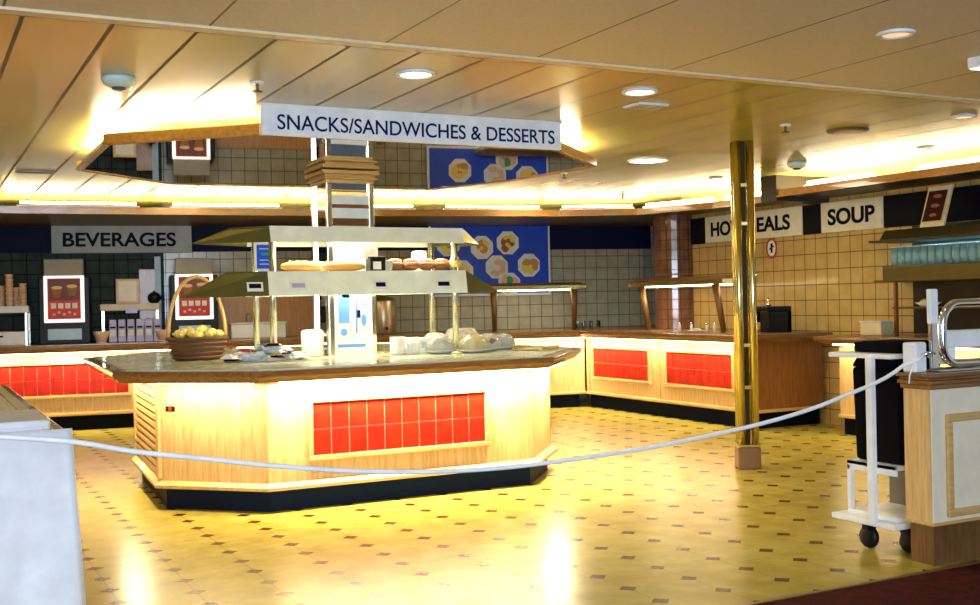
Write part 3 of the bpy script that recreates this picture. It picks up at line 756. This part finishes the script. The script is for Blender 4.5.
# warming pot & bottles left of the posts on the back counter (seen under the display stand)
t = thing('coffee_urn', 'dull steel urn on the back counter seen under the display stand', 'urn', (5.25, bl(5.25, .5), .966), SL)
MB().lathe([(.16, 0), (.17, .02), (.17, .40), (.15, .44), (.04, .47), (.04, .50)], n=24).build('body', plain('dull_steel', (.55, .45, .3), .3, .8), t, True); MB().tube([(0, -.17, .08), (0, -.22, .08), (0, -.22, .05)], .012).build('tap', BLACKP, t, True)
t = thing('coffee_urn', 'dull steel urn on the back counter left of the other urn', 'urn', (4.75, bl(4.75, .5), .966), SL)
MB().lathe([(.12, 0), (.13, .02), (.13, .36), (.11, .40), (.03, .42), (.03, .45)], n=24).build('body', plain('copper_urn', (.55, .25, .10), .3, .8), t, True); MB().tube([(0, -.13, .08), (0, -.18, .08), (0, -.18, .05)], .012).build('tap', BLACKP, t, True)
t = thing('white_container', 'wide white container on the back counter behind the display posts', 'container', (3.68, bl(3.68, .35), .966), SL)
MB().box(-.32, .32, -.15, .15, 0, .17).build('box', WHITEP, t, bevel=.015); MB().box(-.33, .33, -.16, .16, .17, .19).build('lid', WHITE, t, bevel=.006)
MB().lathe([(.03, .19), (.035, .26), (.02, .30)], (-.1, 0, 0), n=12).build('pump', GREY, t, True)
struct(MB().box(-1.0, 1.25, -.02, 0, .966, 1.50).build('wall_panel', wood('tan_panel', (.42, .20, .07), (.58, .31, .12)), loc=(4.0, bl(4.0, WO-.005), 0), rotz=SL))

# ================================================================ BEVERAGE COUNTER
def drinks_machine(label, x, off=.42, plain_=False):
    t = back_thing('drinks_machine', label, 'drinks machine', x, off, .966)
    MB().box(-.27, .27, -.22, .3, 0, .76).build('cabinet', BLACKP, t, bevel=.01)
    MB().box(-.21, .21, -.24, -.18, .76, .96).build('top_housing', GREY, t, bevel=.01)
    f = MB().box(-.215, .215, -.245, -.22, .24, .77).build('display_frame', glow('backlit_white', (.95, .93, .88), .9), t, bevel=.006)
    d = MB().box(-.175, .175, -.250, -.245, .28, .74).build('red_picture', glow('backlit_red', (.30, .010, .010), .5), t)
    MB().box(-.165, .165, -.252, -.250, .49, .73).build('dark_picture', DRED, d)
    for sx, zz in ((-.075, .585), (.085, .60)):
        q = MB(); P = [(sx-.055, zz+.05), (sx+.055, zz+.05), (sx+.035, zz-.06), (sx-.035, zz-.06)]
        q.add([(x, -.252, z) for x, z in P] + [(x, -.256, z) for x, z in P], [(0, 1, 2, 3), (7, 6, 5, 4), (0, 4, 5, 1), (1, 5, 6, 2), (2, 6, 7, 3), (3, 7, 4, 0)])
        q.build('cup_picture', CRUST, d); MB().disc_y(sx, -.252, zz+.05, .058, .020, 14, .005).build('foam_picture', PINK, d)
    for k in range(4): MB().box(-.14+k*.075, -.085+k*.075, -.254, -.250, .40, .46).build('selection_button', PAPER, d)
    q = MB()
    for k in range(5): q.disc_y(-.11+k*.055, -.250, .335+.02*(k % 2), .018, .016, 8, .003)
    q.build('print_dots', PINK, d)
    MB().box(-.18, .18, -.235, -.22, .045, .17).build('blue_panel', PBLUE, t, bevel=.004)
    return t
drinks_machine('black drinks machine with a red lit cup picture, nearest the left edge', 1.57)
drinks_machine('black drinks machine half hidden behind the fruit basket', 2.97)
# cup shelf at far left
t = back_thing('cup_shelf', 'white topped dispenser shelf at the far left of the beverage counter', 'shelf', 1.02, .42, .966)
MB().box(-.3, .18, -.2, .2, .36, .44).build('shelf_board', WHITE, t, bevel=.006)
m = MB()
for sx in (-.27, .15):
    for sy in (-.17, .17): m.box(sx-.012, sx+.012, sy-.012, sy+.012, 0, .36)
m.build('legs', STEEL, t)
bx = back_thing('storage_box', 'low white box under the cup shelf', 'box', .98, .42, .966); MB().box(-.24, .19, -.18, .18, .0, .15).build('box', WHITEP, bx, bevel=.006); MB().box(-.22, -.05, -.184, -.18, .09, .11).build('print', INKB, bx)
cp = None
for i, (dx, h) in enumerate(((-.20, .16), (-.10, .22), (-.02, .34), (.06, .20), (.12, .24))):
    tx = 1.0+dx
    if cp is None:
        cp = back_thing('cup_stack', 'stack of beige paper cups on the shelf left of the drinks machine', 'cups', tx, .40, 1.406, 'cup stacks at the far left'); q = MB()
        for k in range(6): q.lathe([(.032, k*.03), (.042, k*.03+.03), (.044, k*.03+.03), (.035, k*.03)], n=14)
        q.build('cups', PINK, cp, True); MB().lathe([(.034, .18), (.044, .21), (.04, .21)], n=14).build('top_cup', PINK, cp, True)
    else: dup(cp, (tx, bl(tx, .36+.06*(i % 2)), 1.406), scale=(1, 1, h/.20))
# bowls
for x, lab in ((1.92, 'beige bowl beside the drinks machine on the beverage counter'), (2.59, 'beige bowl left of the second drinks machine')):
    t = back_thing('bowl', lab, 'bowl', x, .25, .966); MB().lathe([(.05, 0), (.085, .10), (.09, .13), (.08, .13), (.045, .02)], n=20).build('bowl', PINK, t, True); MB().lathe([(.055, 0), (.055, .008)], n=16).build('foot_ring', PAPER, t, True)
# shelf with menu, bags below
t = back_thing('counter_shelf', 'beige raised shelf with a dark ball on it, on the beverage counter', 'shelf', 2.27, .45, .966)
MB().box(-.33, .33, -.15, .15, .36, .44).build('shelf_board', plain('beige_board', (.60, .50, .36), .4), t, bevel=.01); m = MB()
for sx in (-.3, .3): m.box(sx-.015, sx+.015, -.1, .1, 0, .36)
m.build('legs', STEEL, t); MB().box(-.05, .08, -.158, -.15, .33, .40).build('shelf_ticket', LILAC, t)
t = back_thing('framed_menu', 'small peach framed menu standing on the raised beverage shelf', 'menu', 2.24, .42, 1.406)
MB().box(-.13, .13, -.02, .0, 0, .29).build('frame', PINK, t, bevel=.006); MB().box(-.10, .10, -.024, -.02, .03, .26).build('menu_sheet', PAPER, t)
t = back_thing('teapot', 'dark round teapot on the right of the raised beverage shelf', 'teapot', 2.53, .42, 1.406)
MB().lathe([(.04, 0), (.075, .04), (.075, .09), (.04, .125), (.012, .13), (.012, .15)], n=18).build('pot', BLACKP, t, True); MB().tube([(.07, 0, .05), (.11, 0, .09)], .01, 8).build('spout', BLACKP, t, True)
b0 = None
for i in range(6):
    x = 2.05+.097*i
    if b0 is None:
        b0 = back_thing('snack_packet', 'lilac and white foil packet standing in the row under the beige shelf', 'packet', x, .28, .966, 'packets under the beige shelf')
        MB().prism([(-.045, -.03), (.045, -.03), (.045, .03), (-.045, .03)], 0, .26, [(-.038, -.006), (.038, -.006), (.038, .006), (-.038, .006)]).build('packet', LILAC, b0, bevel=.006)
        MB().box(-.03, .03, -.036, -.028, .07, .14).build('front_panel', PAPER, b0); MB().box(-.03, .03, -.03, -.022, .16, .18).build('brand_stripe', INK, b0)
    else: dup(b0, (x, bl(x, .28), .966), SL)
t = back_thing('menu_board', 'tall tan board standing between the shelf and the second drinks machine', 'board', 2.50, .68, .966)
MB().box(-.09, .09, -.01, .01, 0, .85).build('board', wood('tan_board', (.30, .13, .04), (.42, .2, .07)), t); MB().box(.09, .16, -.02, .02, 0, 1.0).build('pale_edge', PBLUE, t)

# ================================================================ SOUP SIDE: HOOD, GLASS SHELF
hd = right_thing('glass_rack', 'dark steel wall rack with a hood above rows of drinking glasses', 'rack', 7.52, 0, 8.45)
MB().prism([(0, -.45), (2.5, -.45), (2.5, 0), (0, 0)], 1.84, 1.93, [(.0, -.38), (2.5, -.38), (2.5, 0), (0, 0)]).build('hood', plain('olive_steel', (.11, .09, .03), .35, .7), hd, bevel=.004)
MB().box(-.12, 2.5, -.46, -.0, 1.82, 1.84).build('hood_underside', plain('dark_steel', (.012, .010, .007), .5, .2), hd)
MB().box(0, 2.5, -.42, 0, 1.45, 1.60).build('rack_shelf', plain('olive_steel', (.11, .09, .03), .35, .7), hd, bevel=.01)
MB().box(-.12, .1, -.40, 0, 1.45, 1.47).build('side_ledge', plain('olive_steel', (.11, .09, .03), .35, .7), hd)
MB().box(0, 2.5, -.02, 0, .96, 1.98).build('back_panel', plain('dark_steel', (.012, .010, .007), .5, .2), hd)
MB().box(0, 2.5, -.30, 0, 1.20, 1.215).build('lower_shelf', plain('olive_steel', (.11, .09, .03), .35, .7), hd)
for x in (.02, 1.3): MB().box(x, x+.03, -.30, -.27, .956, 1.45).build('upright', DBROWN, hd)
area('glass_rack_light', (8.36, 6.7, 1.80), (0, 0, 0), .08, 1.5, 45, (.45, .85, 1))
g = None
for row in (0, 1):
    for i in range(18):
        y = 7.45-.086*i-.04*row; loc = (8.12+.12*row, y, 1.60)
        if g is None:
            g = thing('drinking_glass', 'bluish drinking glass in the rows on the steel rack', 'glass', loc, 0, 'glasses on the wall rack')
            MB().lathe([(.026, 0), (.038, .06), (.034, .17), (.031, .17), (.034, .06), (.02, .012)], n=14).build('bowl', plain('teal_glass', (.5, .8, .8), .08, 0, trans=.6), g, True)
            MB().lathe([(.035, .168), (.035, .173), (.032, .173), (.032, .168)], n=14).build('rim', plain('rim_glass', (.7, .95, 1), .1, 0), g, True)
        else: dup(g, loc)
t = thing('menu_card', 'tilted cream framed menu card with brown pictures leaning above the glass rack', 'menu', (8.07, 6.98, 1.933), -PI/2)
M_ = MB().prism([(-.13, -.0), (.13, -.0), (.13, .02), (-.13, .02)], 0, .36, [(-.09, .08), (.17, .08), (.17, .10), (-.09, .10)]).build('frame', plain('cream_card', (.80, .66, .40), .5), t)
MB().prism([(-.10, -.004), (.10, -.004), (.10, .0), (-.10, .0)], .05, .32, [(-.065, .058), (.13, .058), (.13, .068), (-.065, .068)]).build('picture', plain('dark_menu_print', (.05, .012, .006), .6, spec=.1), t)
m = MB()
for k in range(3): m.blob((.0+k*.014+.01, .008+.018*k, .10+k*.085), .045, .006, .018, 10, .25)
m.build('food_pictures', plain('rust_print', (.30, .09, .04), .5), t)
for x, lab, c in ((.35, 'white bowl of yellow food on the lower rack shelf', YELLOW), (.95, 'wide bowl of yellow food on the lower rack shelf', YELLOW)):
    t = thing('serving_bowl', lab, 'bowl', (8.28, 7.56-x, 1.216)); MB().lathe([(.06, 0), (.12, .04), (.115, .042), (.05, .01)], n=18).build('bowl', WHITEP, t, True); MB().blob((0, 0, .045), .08, .08, .03, 10, .12).build('food', c, t, True)
t = thing('butter_tub', 'cream tub on the soup counter under the rack', 'tub', (8.05, 7.62, .955)); MB().box(-.08, .08, -.13, .13, 0, .12).build('tub', plain('cream_plastic', (.72, .66, .40), .4), t, bevel=.01); MB().box(-.085, .085, -.135, .135, .12, .135).build('lid', PAPER, t, bevel=.004)

# ================================================================ DESK, CHROME RAIL
dk = thing('cashier_desk', 'cream panelled desk with brown moulded top at the right edge', 'desk', (4.425, 3.85, 0))
MB().box(.02, 2.6, .02, .16, 0, .20).build('plinth', wood('desk_plinth', (.10, .04, .014), (.19, .09, .03)), dk)
MB().box(0, 2.6, 0, .17, .20, .87).build('body', CREAMW, dk, bevel=.003)
MB().box(-.006, 0, .005, .165, .20, .87).build('side_panel', OAK, dk)
f = MB(); f.box(.09, 1.0, -.022, 0, .235, .275).box(.09, 1.0, -.022, 0, .705, .745).box(.09, .13, -.022, 0, .275, .705).box(.96, 1.0, -.022, 0, .275, .705); f.build('raised_frame', OAKX, dk, bevel=.008)
MB().box(.13, .96, -.008, 0, .275, .705).build('inset_panel', CREAMW, dk)
m = MB(); m.box(-.015, 2.6, -.015, .18, .87, .895).box(-.03, 2.6, -.03, .185, .895, .915).box(-.02, 2.6, -.02, .18, .915, .93).box(-.035, 2.6, -.035, .19, .93, .95)
m.build('moulded_top', BROWN, dk, bevel=.005)
MB().box(-.01, 2.6, -.012, .175, .20, .215).build('base_bead', OAKX, dk, bevel=.003)
ch = thing('chrome_rail', 'chrome bent tube rail with flat upright standing on the desk', 'rail', (4.565, 3.94, .95))
MB().box(-.04, 1.4, -.06, .07, 0, .012).build('base_plate', CHROME, ch, bevel=.003)
up = MB(); up.prism([(-.035, -.012), (.018, -.012), (.018, .012), (-.035, .012)], .012, .41, [(-.04, -.012), (.012, -.012), (.012, .012), (-.04, .012)]); up.build('upright', CHROME, ch, bevel=.006)
MB().prism([(-.041, -.014), (.015, -.014), (.015, .014), (-.041, .014)], .24, .415, [(-.044, -.014), (.012, -.014), (.012, .014), (-.044, .014)]).build('white_cap', WHITE, ch, bevel=.006)
pts = []
R_ = .11
pts += [(1.3, 0, .34), (.3, 0, .34)]
cx, cz = .055+R_, .34-R_
pts += [(cx-R_*math.sin(a*PI/16), 0, cz+R_*math.cos(a*PI/16)) for a in range(9)]
pts += [(.055, 0, .20), (.055, 0, .13)]
cx2, cz2 = .055+.09, .035+.09
pts += [(cx2-.09*math.cos(a*PI/16), 0, cz2-.09*math.sin(a*PI/16)) for a in range(9)]
pts += [(.6, 0, .035), (1.3, 0, .035)]
MB().tube(pts, .021, 14).build('bent_tube', CHROME, ch, True)
t = thing('white_tray', 'white box resting inside the chrome tube rail on the desk', 'box', (4.76, 4.01, 1.02)); MB().box(-.08, .9, -.04, .04, .04, .13).build('tray', WHITE, t, bevel=.01)
MB().box(-.05, .0, -.03, .03, -.044, .04).build('foot', WHITE, t); MB().box(.6, .65, -.03, .03, -.044, .04).build('foot', WHITE, t)
bx = thing('white_block', 'small white block at the left end of the desk where the rope is tied', 'block', (4.445, 3.965, .951), .1); MB().box(-.042, .046, -.04, .04, 0, .15).build('block', WHITE, bx, bevel=.01)
MB().tube([(.02, -.05, .09), (.03, -.075, .10), (.06, -.08, .095), (.08, -.06, .09)], .006, 8).build('hook', CHROME, bx, True); MB().lathe([(.015, -.062), (.015, -.05)], (.02, 0, .09), n=12, ax='y').build('hook_plate', CHROME, bx, True)

# ================================================================ TROLLEY
tr_ = thing('white_trolley', 'white tray trolley on black castors beside the desk', 'trolley', (4.42, 4.13, 0))
D, Wd = .36, .42
MB().box(0, Wd, -.04, D+.04, .135, .165).build('base_tray', WHITE, tr_, bevel=.005)
MB().box(0, Wd, -.03, D+.04, 1.01, 1.035).build('top_rail', WHITE, tr_, bevel=.005)
MB().box(-.015, .02, .085, .125, .15, 1.02).build('centre_post', WHITE, tr_, bevel=.004)
MB().box(Wd-.03, Wd-.005, .25, .275, .165, 1.02).build('end_post', WHITE, tr_, bevel=.004)
MB().box(.06, Wd-.02, .0, D-.02, .165, .19).box(.06, Wd-.02, .0, D-.02, .43, .455).box(.06, .09, D-.045, D-.02, .19, .43).box(Wd-.04, Wd-.02, 0, D-.02, .19, .43).box(.06, .075, .0, D-.02, .40, .455).build('lower_shelf_box', WHITE, tr_, bevel=.004)
for (x, y) in ((.06, .19), (Wd-.06, .19), (.14, -.01), (Wd-.06, -.01)):
    w_ = MB().lathe([(.02, -.024), (.052, -.020), (.060, -.008), (.060, .008), (.052, .020), (.02, .024)], (x, y, .061), n=20, ax='x').build('castor', BLACKP, tr_, True)
    MB().box(x-.03, x+.03, y-.02, y+.02, .10, .135).build('castor_fork', BLACKP, w_)
MB().box(Wd-.055, Wd-.045, 0, D-.03, .19, .43).build('back_panel', plain('dark_grey', (.12, .12, .12), .6), tr_)  # plain dark grey panel inside the shelf box
t = thing('refuse_bag', 'black cloth sack standing in the white trolley', 'bag', (4.655, 4.28, .456))
MB().prism([(-.14, -.16), (.16, -.16), (.16, .16), (-.14, .16)], 0, .50, [(-.155, -.165), (.165, -.165), (.165, .165), (-.155, .165)]).build('sack', CLOTHB, t, bevel=.02)
MB().prism([(-.155, -.165), (.165, -.165), (.165, .165), (-.155, .165)], .50, .548, [(-.14, -.15), (.15, -.15), (.15, .15), (-.14, .15)]).build('gathered_top', CLOTHB, t, bevel=.012)
t = thing('black_case', 'black box lying on top of the white trolley', 'box', (4.655, 4.28, 1.036)); MB().box(-.15, .16, -.16, .15, 0, .055).build('case', CLOTHB, t, bevel=.01); MB().box(-.12, .13, -.12, .11, .055, .06).build('lid', CLOTHB, t)

# ================================================================ LEFT COUNTER + CLOTH + ROPE
lt = thing('side_counter', 'wood topped side counter partly under a white cloth at the left edge', 'counter', (.57, 4.95, 0))
MB().box(-1.5, -.06, .1, 3.3, 0, .79).build('body', OAK, lt)
MB().box(-1.55, .0, .0, 3.42, .79, .84).build('brown_edge', BROWN, lt, bevel=.006)
MB().box(-1.5, -.05, .05, 3.37, .84, .85).build('top', wood('weathered_top', (.40, .30, .16), (.55, .44, .26), axis='y'), lt)
m = MB()
for x in (-.11, -.24): m.box(x, x+.008, .05, 3.37, .85, .852)
m.build('inlay_lines', BROWN, lt)
cl = MB(); nx, nz = 60, 30; x0, x1 = -1.2, .575
vs_ = []
for j in range(nz+1):
    z = .862 - (.862-.03)*j/nz
    for i in range(nx+1):
        u = i/nx; x = x0+(x1-x0)*u + .02*(j/nz)*(u > .0)*u*2
        y = 4.87 - .02*(j/nz) + (.012*math.sin(u*38+.8*math.sin(j*.3)) + .005*math.sin(u*90+j*.2))*(.2+j/nz)
        vs_.append((x, y, z))
cl.add(vs_, [(j*(nx+1)+i, j*(nx+1)+i+1, (j+1)*(nx+1)+i+1, (j+1)*(nx+1)+i) for j in range(nz) for i in range(nx)])
o = cl.build('white_cloth', FABRIC, None, True); sm = o.modifiers.new('thickness', 'SOLIDIFY'); sm.thickness = .012
tag(o, 'bluish white cloth hanging from the near end of the side counter to the floor', 'cloth')
t = thing('folded_sheet', 'folded bluish white sheet lying across the near end of the side counter', 'cloth', (.0, 5.22, .853))
MB().box(-1.2, .50, -.30, .30, 0, .045).build('sheet', FABRIC, t, bevel=.012); MB().box(-1.2, .47, -.31, -.30, .0, .02).build('front_hem', FABRIC, t, bevel=.008)
rp = [(-.4, 1.04), (0, .975), (.25, .94), (.48, .905), (.66, .86), (.9, .815), (1.14, .77), (1.45, .722), (1.75, .692), (2.05, .678), (2.32, .68), (2.8, .70), (3.35, .75), (3.7, .80), (3.97, .86), (4.25, .935), (4.455, 1.035)]
pts = []
for i in range(len(rp)-1):
    for k in range(4):
        u = k/4; p0 = rp[max(i-1, 0)]; p1 = rp[i]; p2 = rp[i+1]; p3 = rp[min(i+2, len(rp)-1)]
        def cr(a, b, c, d): return .5*((2*b)+(-a+c)*u+(2*a-5*b+4*c-d)*u*u+(-a+3*b-3*c+d)*u*u*u)
        x = cr(p0[0], p1[0], p2[0], p3[0]); z = cr(p0[1], p1[1], p2[1], p3[1]); pts.append((x, 3.98-.0*x, z))
pts.append((4.455, 3.92, 1.04))
ry = lambda x: 4.45 - (4.45-3.93)*max(0, min(1, (x-.6)/3.85))
o = MB().tube([(p[0]*ry(p[0])/4.0 if 0 else p[0], 3.965 if p[0] < 4.4 else 3.92, p[2]) for p in pts], .0095, 8).build('barrier_rope', ROPEM, None, True)
tag(o, 'white rope strung across the servery from the cloth to the desk', 'rope')
o = MB().tube([(4.47, 3.93, 1.03), (4.40, 3.93, 1.0), (4.37, 3.93, .94), (4.365, 3.93, .90)], .004, 6).build('rope_end', ROPEM, None, True)
tag(o, 'loose short rope end dangling at the desk corner', 'rope')

# ================================================================ CEILING FITTINGS
def downlight(x, y, label, power, col, lit=True, r=.085, es=8):
    t = thing('downlight', label, 'ceiling light', (x, y, 2.56), 0, 'recessed downlights')
    MB().lathe([(r+.025, 0), (r+.02, -.012), (r, -.014), (r, -.004)], n=24).build('trim_ring', WHITE, t, True)
    MB().lathe([(r, -.004), (r, -.006)], n=24).build('lamp_face', glow('lamp_'+str(col), col, es) if lit else WHITEP, t)
    if power:
        l = bpy.data.lights.new('downlight_light', 'SPOT'); l.energy = power; l.spot_size = math.radians(130); l.spot_blend = .6; l.color = WARM2; l.shadow_soft_size = .08
        q = bpy.data.objects.new('downlight_light', l); C.objects.link(q); q.location = (0, 0, -.02); q.parent = t
downlight(2.38, 5.38, 'lit round downlight just in front of the hanging sign', 75, (1, .93, .8))
downlight(3.80, 5.36, 'lit round downlight to the right of the hanging sign', 75, (1, .93, .8))
downlight(4.09, 3.72, 'dim peach downlight in the matte near ceiling', 5, (.9, .55, .35), r=.065, es=1.0)
downlight(5.76, 8.02, 'bright large downlight left of the brass pillar', 70, (1, .95, .8), r=.16)
downlight(6.47, 5.30, 'small peach downlight near the right edge of the ceiling', 12, (1, .7, .36), r=.06, es=1.5)
downlight(7.53, 6.55, 'tiny faint downlight above the glass rack', 4, (1, .7, .35), r=.05, es=1.2)
downlight(7.3, 9.0, 'small downlight beyond the brass pillar', 20, (1, .85, .6), r=.05)
t = thing('ceiling_vent', 'bright square ceiling vent plate beside the downlight', 'vent', (4.12, 5.73, 2.56)); MB().box(-.13, .10, -.09, .09, -.015, 0).build('plate', WHITE, t, bevel=.004)
m = MB()
for k in range(4): m.box(-.11, .08, -.07+k*.04, -.055+k*.04, -.018, -.015)
m.build('slats', GREY, t)
t = thing('smoke_detector', 'round pale green smoke detector on the left of the ceiling', 'detector', (.98, 6.04, 2.56))
MB().lathe([(.085, 0), (.09, -.015), (.075, -.04), (.045, -.055), (.0, -.057)], n=26).build('housing', plain('pale_teal', (.52, .68, .66), .4), t, True); MB().lathe([(.035, -.05), (.035, -.066), (.02, -.07)], n=16).build('sensor_grille', plain('dark_grille', (.05, .07, .07), .5), t, True)
t = thing('smoke_detector', 'round greenish smoke detector beyond the brass pillar', 'detector', (7.2, 7.72, 2.56))
MB().lathe([(.085, 0), (.09, -.015), (.075, -.04), (.045, -.055), (.0, -.057)], n=26).build('housing', plain('pale_teal', (.52, .68, .66), .4), t, True); MB().lathe([(.035, -.05), (.035, -.066), (.02, -.07)], n=16).build('sensor_grille', plain('dark_grille', (.05, .07, .07), .5), t, True)
for x, y, lab in ((1.68, 5.91, 'dark sprinkler head left of the hanging sign'), (5.54, 6.05, 'dark sprinkler head above and right of the brass pillar'), (5.55, 9.1, 'sprinkler head right of the mirrored canopy'), (7.35, 10.75, 'sprinkler head hanging in front of the lit cove')):
    t = thing('sprinkler', lab, 'sprinkler', (x, y, 2.56), 0, 'ceiling sprinklers')
    MB().lathe([(.04, 0), (.038, -.008), (.01, -.010)], n=18).build('escutcheon', WHITE, t, True); MB().tube([(0, 0, -.008), (0, 0, -.05)], .009, 8).build('stem', BRASSD, t, True); MB().lathe([(.028, -.05), (.028, -.054)], n=12).build('deflector', BLACKP, t)
t = thing('ceiling_speaker', 'round speaker grille with dark rim in the ceiling right of the pillar', 'speaker', (6.16, 6.07, 2.56)); MB().lathe([(.15, 0), (.148, -.012), (.13, -.014)], n=30).build('rim', plain('dark_rim', (.10, .06, .02), .4), t, True); MB().lathe([(.13, -.013), (.05, -.016), (.0, -.016)], n=30).build('grille', plain('yellow_grille', (.50, .40, .18), .4), t, True)
t = thing('ceiling_slot', 'short dark slot vent in the ceiling at the left edge', 'vent', (.98, 10.45, 2.56)); MB().box(-.16, .16, -.05, .05, -.008, 0).build('frame', GREY, t); MB().box(-.15, .15, -.03, .03, -.012, -.008).build('slot', BLACKP, t)
t = thing('exit_light', 'white box light at the right edge of the near ceiling', 'ceiling light', (4.98, 3.93, 2.56)); MB().box(-.09, .25, -.05, .05, -.055, 0).build('housing', WHITE, t, bevel=.005); MB().box(-.08, .24, -.04, .04, -.06, -.055).build('diffuser', glow('exit_diffuser', (.9, 1, .95), 1.2), t)
